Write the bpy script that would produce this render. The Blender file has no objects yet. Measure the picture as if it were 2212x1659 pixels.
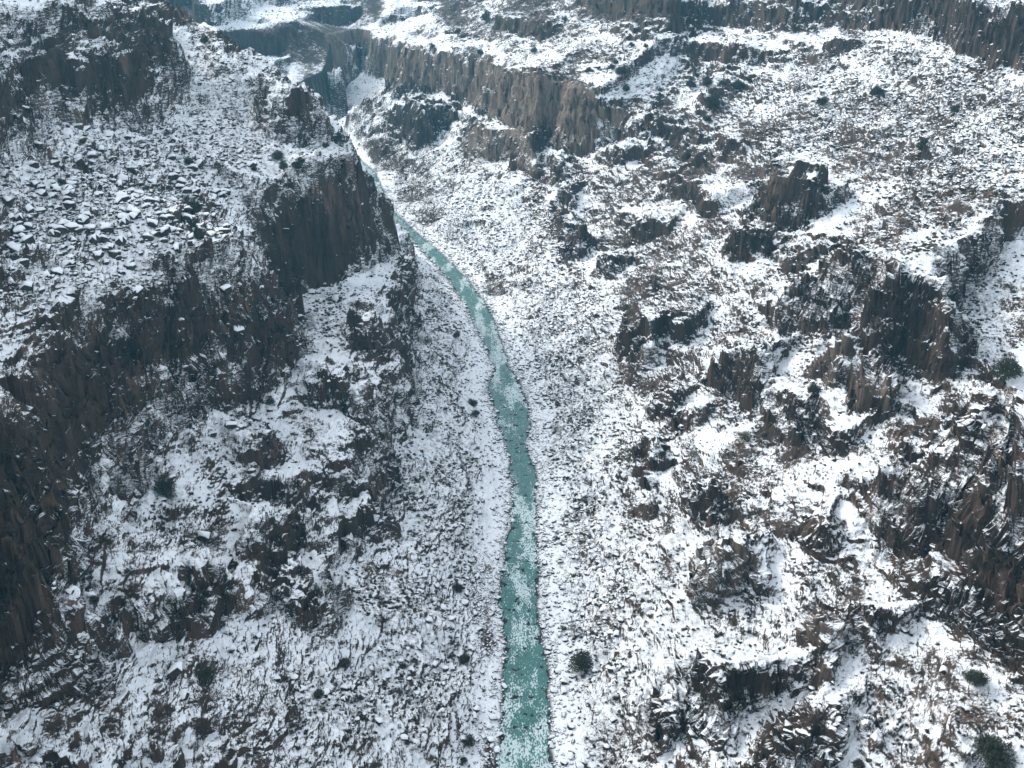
import bpy, bmesh, math, random
import numpy as np
from mathutils import Vector, Matrix, Euler

# ------------------------------------------------------------------ camera, sky, sun, exposure
S = bpy.context.scene
COL = S.collection
random.seed(7)
RNG = np.random.default_rng(11)

F, CX, CY, CAM_H, PITCH = 2300.0, 1106.0, 829.5, 200.0, math.radians(26)   # focal length in photo units (photo 2212 wide)
CT, ST = math.cos(PITCH), math.sin(PITCH)
cd = bpy.data.cameras.new('camera'); cam = bpy.data.objects.new('camera', cd); COL.objects.link(cam)
cd.sensor_width = 36; cd.lens = 36 * F / 2212; cd.clip_start = 1; cd.clip_end = 6000
cam.location = (0, 0, CAM_H); cam.rotation_euler = (math.pi / 2 - PITCH, 0, 0)
S.camera = cam

SUN_AZ, SUN_EL = math.radians(-58), math.radians(36)      # azimuth from +Y towards +X
world = bpy.data.worlds.new('World'); S.world = world; world.use_nodes = True
sky = world.node_tree.nodes.new('ShaderNodeTexSky'); sky.sky_type = 'NISHITA'; sky.sun_disc = False
sky.sun_elevation = SUN_EL; sky.sun_rotation = SUN_AZ; sky.air_density = 1.0; sky.dust_density = 2.0
hs = world.node_tree.nodes.new('ShaderNodeHueSaturation'); hs.inputs['Saturation'].default_value = .30     # thin high cloud pales the blue
world.node_tree.links.new(sky.outputs[0], hs.inputs['Color'])
world.node_tree.links.new(hs.outputs[0], world.node_tree.nodes['Background'].inputs[0])
world.node_tree.nodes['Background'].inputs[1].default_value = 0.15
sl = bpy.data.lights.new('sun', 'SUN'); so = bpy.data.objects.new('sun', sl); COL.objects.link(so)
sl.energy = .6; sl.angle = math.radians(8); sl.color = (1.0, 0.95, 0.88)
sd = Vector((math.sin(SUN_AZ) * math.cos(SUN_EL), math.cos(SUN_AZ) * math.cos(SUN_EL), math.sin(SUN_EL)))
so.rotation_euler = sd.to_track_quat('Z', 'Y').to_euler()
so.location = (-300, 200, 500)
S.view_settings.view_transform = 'Standard'; S.view_settings.look = 'None'
S.view_settings.exposure = 1.55; S.view_settings.gamma = 1
S.render.engine = 'CYCLES'
S.cycles.use_denoising = True
S.cycles.max_bounces = 5; S.cycles.diffuse_bounces = 3; S.cycles.glossy_bounces = 2
S.cycles.transmission_bounces = 2; S.cycles.volume_bounces = 0; S.cycles.transparent_max_bounces = 6

# ------------------------------------------------------------------ noise
_perm = np.random.default_rng(3).permutation(256).astype(np.int32)
_ang = np.random.default_rng(4).uniform(0, 2 * np.pi, 256)
_g2x, _g2y = np.cos(_ang).astype(np.float32), np.sin(_ang).astype(np.float32)
_g3 = np.random.default_rng(5).normal(size=(256, 3)); _g3 /= np.linalg.norm(_g3, axis=1)[:, None]; _g3 = _g3.astype(np.float32)

def n2(x, y):
    xi = np.floor(x); yi = np.floor(y); fx = (x - xi).astype(np.float32); fy = (y - yi).astype(np.float32)
    xi = xi.astype(np.int32); yi = yi.astype(np.int32)
    u = fx * fx * fx * (fx * (fx * 6 - 15) + 10); v = fy * fy * fy * (fy * (fy * 6 - 15) + 10)
    a0 = _perm[xi & 255]; a1 = _perm[(xi + 1) & 255]
    def g(a, dy, px, py):
        h = _perm[(a + yi + dy) & 255]
        return _g2x[h] * px + _g2y[h] * py
    x0 = g(a0, 0, fx, fy); x1 = g(a1, 0, fx - 1, fy)
    y0 = x0 + u * (x1 - x0)
    x0 = g(a0, 1, fx, fy - 1); x1 = g(a1, 1, fx - 1, fy - 1)
    return 1.5 * (y0 + v * (x0 + u * (x1 - x0) - y0))

def n3(x, y, z):
    xi = np.floor(x); yi = np.floor(y); zi = np.floor(z)
    fx = (x - xi).astype(np.float32); fy = (y - yi).astype(np.float32); fz = (z - zi).astype(np.float32)
    xi = xi.astype(np.int32); yi = yi.astype(np.int32); zi = zi.astype(np.int32)
    u = fx * fx * (3 - 2 * fx); v = fy * fy * (3 - 2 * fy); w = fz * fz * (3 - 2 * fz)
    out = 0
    for dz in (0, 1):
        wz = w if dz else 1 - w
        for dy in (0, 1):
            wy = v if dy else 1 - v
            for dx in (0, 1):
                wx = u if dx else 1 - u
                g = _g3[_perm[(_perm[(_perm[(xi + dx) & 255] + yi + dy) & 255] + zi + dz) & 255]]
                out = out + wx * wy * wz * (g[..., 0] * (fx - dx) + g[..., 1] * (fy - dy) + g[..., 2] * (fz - dz))
    return 1.5 * out

def fbm2(x, y, o=4, gain=.5):
    s = 0; a = 1; t = 0
    for k in range(o):
        s = s + a * n2(x * 2 ** k + 17.3 * k, y * 2 ** k - 9.1 * k); t += a; a *= gain
    return s / t * 1.4

def ridge2(x, y, o=3):
    s = 0; a = 1; t = 0
    for k in range(o):
        s = s + a * (1 - 2 * np.abs(n2(x * 2 ** k + 31.7 * k, y * 2 ** k + 5.3 * k))); t += a; a *= .5
    return s / t

def sstep(a, b, x):
    t = np.clip((x - a) / (b - a), 0, 1); return t * t * (3 - 2 * t)

def blur(a, s):
    r = int(3 * s) + 1; k = np.exp(-.5 * (np.arange(-r, r + 1) / s) ** 2); k /= k.sum()
    for ax in (0, 1):
        p = np.pad(a, [(r, r) if i == ax else (0, 0) for i in (0, 1)], mode='edge'); o = 0
        for i, w in enumerate(k):
            sl_ = [slice(None)] * 2; sl_[ax] = slice(i, i + a.shape[ax]); o = o + w * p[tuple(sl_)]
        a = o
    return a

def voronoi(x, y, seed=0):
    """distance to nearest jittered cell point, and a random number of that cell"""
    xi = np.floor(x).astype(np.int32); yi = np.floor(y).astype(np.int32)
    best = np.full(x.shape, 9., np.float32); cid = np.zeros(x.shape, np.int32)
    ox = np.zeros(x.shape, np.float32); oy = np.zeros(x.shape, np.float32)
    for dx in (-1, 0, 1):
        for dy in (-1, 0, 1):
            h = _perm[(_perm[(xi + dx + seed) & 255] + yi + dy) & 255]; h2 = _perm[(h + 91 + seed) & 255]
            ax, ay = xi + dx + h / 256. - x, yi + dy + h2 / 256. - y
            d = ax * ax + ay * ay
            m = d < best; best = np.where(m, d, best); cid = np.where(m, (h * 7 + h2 * 3) & 255, cid)
            ox = np.where(m, ax, ox); oy = np.where(m, ay, oy)
    return np.sqrt(best).astype(np.float32), (cid / 255.).astype(np.float32), ox, oy

# ------------------------------------------------------------------ world raster (1 m) of the canyon
X0, X1, Y0, Y1 = -520, 520, 60, 1760
xs = np.arange(X0, X1 + 1.); ys = np.arange(Y0, Y1 + 1.)
GX, GY = np.meshgrid(xs, ys)          # [row=y, col=x]

def direction(u, v):
    s = (CY - v) / F
    return (u - CX) / F, CT + s * ST, -ST + s * CT      # per unit of depth

def at_level(u, v, z):
    dx, dy, dz = direction(u, v); D = (z - CAM_H) / dz
    return dx * D, dy * D

LEFT_BANK = [(1060,1659),(1070,1600),(1075,1530),(1085,1450),(1078,1380),(1070,1290),(1088,1180),(1102,1090),(1095,1000),(1075,920),(1057,870),(1048,835),(1065,800),(1040,740),(1000,660),(960,600),(905,540),(862,490),(828,455)]
RIGHT_BANK = [(1200,1659),(1197,1560),(1193,1450),(1175,1370),(1164,1310),(1170,1260),(1164,1100),(1163,1020),(1140,960),(1150,930),(1148,890),(1125,825),(1100,785),(1080,710),(1050,650),(1008,600),(960,550),(900,500),(850,452)]
def bank(pts, tail):
    w = [at_level(u, v, 0) for u, v in pts]
    w = [(w[0][0], 40.)] + w + tail
    return np.array([p[1] for p in w]), np.array([p[0] for p in w])
lbY, lbX = bank(LEFT_BANK, [(-118, 760), (-158, 850), (-186, 930), (-190, 1030), (-178, 1090), (-150, 1150), (-120, 1760)])
rbY, rbX = bank(RIGHT_BANK, [(-98, 760), (-137, 850), (-165, 930), (-169, 1030), (-156, 1090), (-128, 1150), (-98, 1760)])
def left_edge(Y): return np.interp(Y, lbY, lbX)
def right_edge(Y): return np.interp(Y, rbY, rbX)
wob = n2(GX / 9., GY / 9.) * 1.0 + n2(GX / 3.5, GY / 3.5 + 40) * .5
dl = (left_edge(GY) - GX + wob); dr = (GX - right_edge(GY) + wob)

def base_profile():
    L = np.where(dl < 0, -1.5, 0.)
    kl = np.interp(ys, [0, 300, 440, 560, 700, 800, 1760], [.52, .52, .55, .6, .6, .62, .6])[:, None]
    zl = np.clip(dl, -3, 0) * .5 + .5 + np.clip(dl, 0, 5) * .30 + np.clip(dl - 5, 0, 270) * kl + np.clip(dl - 275, 0, 999) * .12
    kr = np.interp(ys, [0, 300, 600, 800, 1000, 1760], [.46, .47, .5, .55, .6, .6])[:, None]
    zr = np.clip(dr, -3, 0) * .5 + .5 + np.clip(dr, 0, 9) * .16 + np.clip(dr - 9, 0, 330) * kr + np.clip(dr - 339, 0, 999) * .10
    return np.maximum(zl, zr)
Z = base_profile()
Z = np.maximum(Z, (GY - 1085 + .25 * (GX + 150)) * .62)
Z = Z + (fbm2(GX / 70., GY / 70., 3) * 5) * sstep(4, 60, np.maximum(dl, dr))
CID = np.zeros(Z.shape, np.int32)        # which rock band made this cell's face

def look(A, x, y):
    fx = np.clip(x - X0, 0, A.shape[1] - 1.001); fy = np.clip(y - Y0, 0, A.shape[0] - 1.001)
    i = fx.astype(np.int32); j = fy.astype(np.int32); tx = (fx - i).astype(np.float32); ty = (fy - j).astype(np.float32)
    return (A[j, i] * (1 - tx) + A[j, i + 1] * tx) * (1 - ty) + (A[j + 1, i] * (1 - tx) + A[j + 1, i + 1] * tx) * ty

_DD = np.arange(90, 2200, .7)
def hit(u, v):
    dx, dy, dz = direction(u, v)
    x = dx * _DD; y = dy * _DD; z = CAM_H + dz * _DD
    g = look(Z, x, y); k = np.argmax(z < g) if (z < g).any() else len(_DD) - 1
    return x[k], y[k], g[k]

def top_height(Y, v):
    dx, dy, dz = direction(0, v)
    return CAM_H + dz * Y / dy

BANDS = []
def rock_band(name, pts, m=.2, kc=3.0, reach=None, ends=None):
    """pts left to right: (u, v of the foot, v of the brink) in the photo, or ('w', x, Y, foot z, brink z)"""
    global Z, CID
    W = []
    for p in pts:
        if p[0] == 'w':
            W.append(p[1:])
        elif len(p) == 4:        # (u, foot, brink, distance along the canyon)
            u, v, vt, y = p; dx, dy, dz = direction(u, v)
            W.append((dx * y / dy, y, top_height(y, v), top_height(y, vt)))
        else:
            x, y, zb = hit(p[0], p[1]); W.append((x, y, zb, max(zb, top_height(y, p[2]))))
    W = np.array(W); h = W[:, 3] - W[:, 2]
    tan = np.gradient(W[:, :2], axis=0); tan /= np.linalg.norm(tan, axis=1)[:, None] + 1e-6
    for it in range(3):      # the brink stands back from the foot by the lean of the face
        for k, p in enumerate(pts):
            if p[0] != 'w': W[k, 3] = max(W[k, 2], top_height(W[k, 1] + max(0, tan[k, 0]) * h[k] / kc, p[2]))
        h = W[:, 3] - W[:, 2]
    R = reach or 3.0 * h.max() + 14
    i0, i1 = int(max(0, W[:, 0].min() - R - X0)), int(min(len(xs), W[:, 0].max() + R - X0))
    j0, j1 = int(max(0, W[:, 1].min() - R - Y0)), int(min(len(ys), W[:, 1].max() + R - Y0))
    px, py = GX[j0:j1, i0:i1], GY[j0:j1, i0:i1]
    bd = np.full(px.shape, 1e9); bs = np.zeros(px.shape); bz = np.zeros(px.shape); bo = np.zeros(px.shape); bf = np.zeros(px.shape)
    n = len(W) - 1
    for k in range(n):
        ax, ay, fa, za = W[k]; bx, by, fb, zb = W[k + 1]
        ex, ey = bx - ax, by - ay; l2 = ex * ex + ey * ey + 1e-6; le = math.sqrt(l2)
        t = ((px - ax) * ex + (py - ay) * ey) / l2; tc = np.clip(t, 0, 1)
        qx, qy = ax + tc * ex, ay + tc * ey; d = np.hypot(px - qx, py - qy)
        s = (ex * (py - ay) - ey * (px - ax)) / le
        o = np.zeros(px.shape)
        if k == 0: o = np.maximum(o, -t * le)
        if k == n - 1: o = np.maximum(o, (t - 1) * le)
        key = d - 1e-3 * np.abs(s)
        mm = key < bd
        bd = np.where(mm, key, bd); bs = np.where(mm, np.where(s >= 0, d, -d), bs); bz = np.where(mm, za + tc * (zb - za), bz); bo = np.where(mm, o, bo); bf = np.where(mm, fa + tc * (fb - fa), bf)
    T = np.minimum(bf + kc * bs, bz + m * np.maximum(0, bs - (bz - bf) / kc)) - (ends or (2.2 if reach is None else .8)) * bo - np.where(bs > R * .8, (bs - R * .8) * 3, 0)
    old = Z[j0:j1, i0:i1]
    if reach is None:        # a small outcrop sinks back into the slope behind it
        hs = h.max(); T = np.minimum(T, old + hs * np.clip(1.15 - np.maximum(bs, 0) / (1.5 * hs + 5), 0, 1))
    win = T > old
    Z[j0:j1, i0:i1] = np.where(win, T, old)
    BANDS.append((name, pts))
    c = CID[j0:j1, i0:i1]; CID[j0:j1, i0:i1] = np.where(win & (bs < 3 + (bz - bf) / kc) & (name != 'spur'), len(BANDS), np.where(win, 0, c))

# --- left wall, lower tier (from the river up), then the upper tiers
rock_band('lower_crag', [(380,1390,1335),(405,1375,1270),(470,1337,1252),(540,1328,1248),(575,1300,1262),(600,1345,1285),(660,1352,1262),(705,1350,1262),(722,1300,1240),(740,1245,1215),(790,1170,1120),(850,1110,1035),(862,1060,965),(885,1000,890),(880,940,830),(893,870,740),(903,800,670),(905,700,580),(900,640,555),(893,578,553),('w',-62,560,20,24)], m=.22)
rock_band('dark_crag', [(235,1500,1480),(258,1445,1330),(280,1395,1285),(312,1345,1270),(332,1300,1262)])
rock_band('dark_crag', [(553,1218,1150),(600,1212,1128),(650,1212,1118),(662,1165,1108)])
rock_band('dark_crag', [(500,1080,1045),(560,1088,1030),(620,1052,1005)])
rock_band('dark_crag', [(752,1085,1050),(790,1015,938),(836,1012,950)])
rock_band('dark_crag', [(550,985,935),(590,992,935),(615,960,930)])
rock_band('dark_crag', [(740,892,840),(780,932,832),(822,935,858)])
rock_band('dark_crag', [(668,885,815),(700,890,805),(748,880,815)])
rock_band('dark_crag', [(755,765,705),(800,772,698),(846,762,700)])
rock_band('great_left_cliff', [('w',-96,120,50,112),(-40,1480,1170,160),(20,1440,1130,166),(100,1370,1050,172),(140,1200,930,192),(190,1010,800,236),(330,920,650,268),(420,890,612,285),(540,860,560,298),(645,772,520,330),(625,640,490,385),('w',-100,420,60,94)], m=.42, kc=2.8, reach=330)
rock_band('promontory', [('w',-100,372,56,58),(618,628,400,390),(640,612,395,398),(740,602,352,412),(797,560,338,440),('w',-68,475,60,92),('w',-95,520,70,92),('w',-135,560,92,96)], m=.3, kc=7, reach=110)
def spur_ridge(pts):
    global Z
    for (ax, ay, za), (bx, by, zb), first in [(p, q, k == 0) for k, (p, q) in enumerate(zip(pts, pts[1:]))]:
        ex, ey = bx - ax, by - ay; l2 = ex * ex + ey * ey; t = ((GX - ax) * ex + (GY - ay) * ey) / l2; tc = np.clip(t, 0, 1)
        d = np.hypot(GX - ax - tc * ex, GY - ay - tc * ey); s = (ex * (GY - ay) - ey * (GX - ax)) / math.sqrt(l2)
        T = za + tc * (zb - za) - d * np.where(s > 0, .60, 1.3)
        T = T - 2.5 * np.maximum(0, -t) * math.sqrt(l2)
        Z = np.maximum(Z, np.where(T > 60, T, 0))
spur_ridge([(-84,446,111),(-108,472,127),(-134,492,137),(-170,512,150),(-240,545,178)])
rock_band('far_spur_cliff', [(612,318,300,428),(640,312,240,432),(665,312,228,436),(690,312,203,442),(697,306,203,446),('w',-86,466,97,114)], m=.4, kc=5, reach=26)
rock_band('upper_left_cliff', [('w',-170,200,140,165),(-60,300,150,318),(0,268,150,331),(55,232,135,375),(118,214,128,394),(185,230,122,396),(235,204,120,411),(302,218,118,416),(320,195,128,427),('w',-150,452,134,146),('w',-185,475,150,152)], m=.6, kc=2.6, reach=120)
rock_band('upper_left_cliff', [('w',-190,230,160,182),(-50,135,30,355),(40,120,22,400),(150,112,18,415),(260,105,20,430),(335,100,30,455),(362,95,60,462),('w',-178,490,152,156)], m=.3, kc=2.6, reach=90)
rock_band('far_rim_cliff', [(335,40,-20,520),(380,52,-20,530),(430,50,-20,545),(450,30,-10,560)], m=.4)
# --- right wall, from the river up
rock_band('split_outcrop', [(1403,1560,1508),(1408,1605,1525),(1428,1668,1580),(1447,1640,1570)])
rock_band('dark_outcrop', [(1480,1490,1434),(1500,1530,1440),(1520,1625,1500),(1550,1625,1525)])
rock_band('dark_outcrop', [(1638,1659,1600),(1690,1685,1545),(1740,1690,1545),(1805,1690,1600)])
rock_band('dark_outcrop', [(1353,1112,1085),(1372,1140,1080),(1406,1125,1095)])
rock_band('dark_outcrop', [(1365,985,945),(1372,1012,945),(1388,1048,955),(1412,1020,972),(1433,1005,980)])
rock_band('streaked_outcrop', [(1502,1235,1170),(1520,1305,1200),(1562,1332,1190),(1605,1290,1195),(1655,1280,1240)])
rock_band('dark_outcrop', [(1484,1100,1040),(1530,1137,1050),(1580,1132,1058),(1603,1090,1060)])
rock_band('dark_outcrop', [(1406,880,838),(1420,912,850),(1442,905,862)])
rock_band('dark_outcrop', [(1444,932,888),(1478,944,885)])
rock_band('dark_outcrop', [(1336,705,645),(1340,785,685),(1372,806,725),(1412,800,740)])
rock_band('dark_outcrop', [(1290,592,553),(1320,600,556),(1352,590,552)])
rock_band('streaked_outcrop', [(1732,1400,1308),(1750,1452,1320),(1785,1484,1298),(1808,1440,1308),(1814,1380,1330)])
rock_band('dark_outcrop', [(1822,1340,1300),(1850,1412,1308),(1890,1462,1380),(1915,1420,1375)])
rock_band('lower_right_cliff', [(1930,1255,1232),(1966,1318,1238),(2003,1352,1232),(2107,1382,1275),(2174,1432,1325),(2235,1505,1380),('w',118,140,50,70)], m=.15, reach=50)
rock_band('dark_outcrop', [(1697,1165,1122),(1745,1187,1118),(1780,1214,1118),(1838,1202,1140),(1845,1180,1155)])
rock_band('great_right_cliff', [(1866,1090,1035),(1890,1132,1000),(1929,1192,940),(1955,1228,900),(1990,1208,885),(2100,1265,930),(2212,1322,975),(2280,1360,990),('w',150,150,62,95)], m=.35, kc=2.6, reach=90)
rock_band('dark_outcrop', [(1555,830,755),(1575,855,742),(1612,862,768),(1662,842,795)])
rock_band('dark_outcrop', [(1612,870,835),(1640,905,838),(1700,945,868),(1760,990,908),(1806,992,940)])
rock_band('dark_outcrop', [(1466,748,678),(1502,735,690)])
rock_band('stepped_cliff', [(1750,805,740),(1790,834,736),(1832,842,752),(1855,882,768),(1898,904,788),(1925,880,818),(1938,850,832)], m=.15)
rock_band('dark_right_cliff', [(1668,705,628),(1690,722,605),(1720,728,585),(1765,730,560),(1805,726,558),(1872,758,572),(1940,802,592),(2005,832,602),(2040,820,635),(2075,792,665),(2110,782,700),(2135,758,742)], m=.3, reach=100)
rock_band('dark_outcrop', [(1564,545,488),(1590,564,492),(1640,562,518),(1678,540,530)])
rock_band('right_shoulder_cliff', [(1620,458,372),(1640,474,366),(1690,496,358),(1740,482,366),(1790,468,392),(1828,425,405)])
rock_band('dark_outcrop', [(1438,425,383),(1500,442,398),(1540,470,412),(1562,470,445)])
rock_band('dark_outcrop', [(1352,518,468),(1375,524,463),(1427,520,492)])
rock_band('dark_outcrop', [(1218,560,472),(1240,584,472),(1258,560,492)])
rock_band('dark_outcrop', [(1200,455,402),(1220,468,398),(1242,450,425)])
rock_band('dark_outcrop', [(1172,352,333),(1200,392,340),(1220,392,342),(1224,362,345)])
rock_band('middle_brown_cliff', [(1004,325,275),(1035,340,276),(1085,354,282),(1112,356,287),(1132,376,298),(1146,382,308),(1168,360,315)], m=.15)
rock_band('middle_grey_cliff', [(853,262,232),(862,302,230),(890,312,224),(915,319,224),(935,314,228),(945,292,233),(975,277,238),(980,255,242)], m=.15)
rock_band('long_brown_cliff', [('w',-160,1000,40,62),(776,140,66),(800,162,70),(830,174,88),(845,182,94),(885,190,102),(915,193,108),(970,198,114),(1003,222,120),(1030,237,132),(1065,242,146),(1072,256,150),(1105,272,160),(1140,294,168),(1190,315,178),(1250,335,198),(1278,338,208),(1292,326,228),('w',78,606,66,67)], m=.42, kc=4, reach=150)
rock_band('dark_outcrop', [(1290,345,325),(1320,352,318),(1380,350,322),(1420,330,312)])
rock_band('dark_outcrop', [(1360,262,245),(1420,300,262),(1470,300,275)])
rock_band('dark_outcrop', [(1540,318,292),(1575,345,300),(1610,335,310)])
rock_band('dark_outcrop', [(1783,108,92),(1810,118,84),(1845,108,90)])
rock_band('upper_band', [(1320,75,60),(1400,88,72),(1440,115,82),(1480,128,92),(1540,136,98),(1600,136,104),(1680,130,112)], m=.3)
rock_band('upper_band', [(1078,62,35),(1125,82,45),(1170,82,48),(1218,65,52)])
rock_band('top_band', [(1218,16,-4),(1290,26,-4),(1360,40,-2),(1440,46,2),(1520,52,4),(1600,60,8),(1700,64,12),(1785,62,36)], m=.35, reach=60)
rock_band('top_right_crag', [(1850,66,20),(1900,62,-5),(1990,74,-10),(2060,98,0),(2130,132,10),(2190,140,20),(2260,130,20)], m=.35)
# --- the hazy wall across the far end
rock_band('far_wall_cliff', [(430,105,60,1000),(486,108,45,1000),(530,113,42,995),(570,99,36,1005),(640,93,40,1015),(700,90,70,1050),(740,88,86,1080)], m=.45, kc=2.6, reach=80)

OUTC = blur((CID > 0).astype(np.float32), 5.)
Z = blur(Z, .6)
gy_, gx_ = np.gradient(blur(Z, .8)); GRAD = np.hypot(gx_, gy_)
CLIFF = blur(sstep(1.05, 1.9, GRAD), 1.0)

def paint(blobs):
    A = np.zeros(Z.shape, np.float32)
    for u, v, ru, rv, s in blobs:
        x, y, z = hit(u, v); D = y * CT + (CAM_H - z) * ST
        rx = ru / F * D; x2, y2, _ = hit(u, v - rv); ry = max(4., math.hypot(x2 - x, y2 - y) if y2 > y else rx)
        ry = min(ry, 3 * rv / F * D)
        dx_, dy_ = x2 - x, y2 - y; l = math.hypot(dx_, dy_) + 1e-6; dx_, dy_ = (dx_ / l, dy_ / l) if l > 1 else (0, 1)
        if dy_ < .3: dx_, dy_ = 0, 1
        a = (GX - x) * dx_ + (GY - y) * dy_; b = (GX - x) * dy_ - (GY - y) * dx_
        A = np.maximum(A, s * np.exp(-.5 * ((b / rx) ** 2 + (a / ry) ** 2) ** 1.5))
    return A
# how much bare rock the ground shows (0 deep snow ... 9 bare), surveyed over the view and laid on the ground
ROCK_ROWS = """446767788522345653355456457888777777777878766
468878864597878743334456533456654444464446888
489678954444667666655433344434766545533433577
598899744444467447768677753334566433333344443
964567555446476455665688986655474334445444544
543555554445354447865568896567654544454445334
444555555443443466535666465666766543455564433
445555555443444754433346654456745676544454433
544554556544888834432224454445743778643455555
665554467545989955433323654555365786334545433
765543335456999955433223565665448855664433334
555544456644889546443333344554434367676422233
754457768778844447444433333565443447678884344
566786889886964757443333333656644367678897444
578798988789964788644333334756644466678887544
589998788668954578544323443766557534767898655
899989867888648667654323443565578645677457465
889996677444566777545332443347466644368645644
989966454346453676544332433346534765554676654
999864455558445677444332433565436466453664667
989843354668576777555333333464556433335666676
989744364545785767554233343454686433356676756
999665576745876787454233343444566566635666887
999685546657876665543333243333356546744888988
996465546658854465444433333334466534553665899
995467647876676455555433333433466634453477689
994467548753386454444433334433355435663357777
987767457344455445444533344333333336546433578
977765456644544544445433453333544436635544458
547774466644555555554233333334533435445344544
458775666666654555554333333455643356555434443
457665666676554544555433334463643676655444574
667646666667555554454533334353544766644455464"""
BARE_ROWS = """242420413153536778360021466556618029438065566476576871898669314446595143485551604064393432
021361654152502748559981856891664047605769676063695855464444426154564035396142422131645654
026278242554740042402528537270273446503531415654506970590021513637365064523651584046445041
007355466969260009222815457148013662563586487268796223003142565356694948535037425161625551
741500000225001330232042003324227745526040368783997835737072545458475669496461625248595967
000000223217205744454438000003424856583163575774779824142552675867756357466447466079484353
090014553235463734394826232402267563554966433528113631484855634140634043626260674752543847
163039413140455249132021100000296660595453575962516858576459776383647927606963616256554950
391925484037654749482300596151450066625336363358224363585933513032472646144355545060698052
525242485536455964605100724569690041704444413649636163554065386259625330335761755272570800
704825481205140314002423676565680004464955353551631466736166685750513457656459704128000022
211844342933180012210000444165002149234750545155436108276759714347446082202625132800000035
563537102355480745272247440000485752004738775251494851736666646854652530263153435501002654
354015315300454765424400702517612140002823265653474648555765583862041731133144436740004362
595653247150654141194368672427384653292150144643313059420015456964693843414446444426005269
336569656841334546010143712440505772081651320737395241672762614148130456592431476946032533
557267654169430223464744290059303131373552200031465649628363604445256162613954004569495933
594565656500082422000000363536343028212847170006584342503151327051340000234757205460680023
684365650016000000022754486748622815293344380003502647555657604555784400283622707161321600
656565421400003037430851004864182756393933450000562851653752564580516975126958526111132145
654165440000001554606071316715373136414456410802423445564342646365685551551442313426244608
664165280000003033540118425418601640405523353121524735654559224974515451365732162907260008
656766045844405055692918623969325567505027301337465043673959423553658159563514180000455526
656970157843685865802228495536144961643905460028276143535446454648405342414332545663704453
656501004760573228234666663405367462473137660003554943495571323610235354515848605928596869
656500042444751231464329134823013956445353650014474242615249070716243757587757384339084470
696700001824060054311500004508254841433547610003554460543854365757605858685100002148322525
654221340040000452045159475428493449342645730800465752374354555647485843200034354547363152
702733301012494635645343515449544329353945670000690411405138424241431272571549636859657564
000030262916576955595845565840476234505645260000363647543335110000000010387066426855674055
001671556725776070596364652821354456313043491100374743583835470500004169702356715376617347
215074386546693724396357535733511943485139610017425267504800361603736327482352404742697461
183553434643386152613771604946545152304940753227325462286510525356561804261548635763160000"""
def survey(txt, w=1):
    return np.array([[int(r[i:i + w]) for i in range(0, len(r), w)] for r in txt.split('\n')], float)
def on_ground(A):
    D = GY * CT + (CAM_H - Z) * ST
    u = CX + F * GX / D; v = CY - F * (GY * ST - (CAM_H - Z) * CT) / D
    fu = np.clip(u / 2212 * A.shape[1] - .5, 0, A.shape[1] - 1.001); fv = np.clip(v / 1659 * A.shape[0] - .5, 0, A.shape[0] - 1.001)
    i, j = fu.astype(int), fv.astype(int); a, b = fu - i, fv - j
    return ((A[j, i] * (1 - a) + A[j, i + 1] * a) * (1 - b) + (A[j + 1, i] * (1 - a) + A[j + 1, i + 1] * a) * b).astype(np.float32)
ROCKS = on_ground(survey(ROCK_ROWS) / 9.)
BARE = on_ground(np.clip(survey(BARE_ROWS, 2) / 49.5 - 1, -.5, .7)) if BARE_ROWS else ROCKS - .5
ROCKY = sstep(.36, .76, ROCKS).astype(np.float32)
BOULD = paint([(180,400,230,120,1.),(60,560,120,100,1.),(500,170,130,60,.9),(420,330,120,80,.5),(1010,1300,40,200,.7),(950,1250,70,150,.6),(960,1500,90,120,.5),(1250,1250,60,250,.7),(1200,700,80,120,.7),(1100,500,110,80,.8),(1000,460,80,50,.8),(1900,220,220,90,.9),(2100,350,120,120,1.),(1750,180,150,60,.7),(1400,160,140,50,.5),(1280,1350,70,120,.6),(700,1450,120,100,.5),(1600,650,80,60,.5),(140,1260,50,40,.7),(2080,800,90,60,.5),(1250,1000,100,120,.4)])
BRUSH = paint([(940,760,45,150,1.),(970,960,50,100,1.),(940,640,40,60,.9),(900,1040,60,70,.7),(990,1020,30,120,.9),(560,300,130,110,.9),(480,250,90,60,.7),(640,420,60,50,.6),(1230,760,70,90,.8),(1290,830,90,80,.7),(1240,930,60,80,1.),(1260,1140,50,70,1.),(1400,1180,90,70,.6),(1350,1310,90,60,.7),(1450,1400,80,80,.6),(820,1290,110,50,.9),(900,1440,90,90,.7),(760,1550,150,70,.7),(1330,1480,70,60,.7),(1350,1600,60,50,.9),(2050,580,130,120,.8),(1950,480,120,80,.7),(1800,320,160,60,.6),(900,400,80,50,.8),(2100,440,90,30,1.),(1560,1400,80,60,.6),(1650,1480,80,60,.6),(300,1080,80,90,.7),(480,950,80,40,.6),(700,690,60,60,.7),(1450,1250,80,60,.5),(1560,130,120,40,.4),(1980,1560,100,60,.6),(420,560,90,40,.6),(240,640,90,40,.6)])

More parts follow.
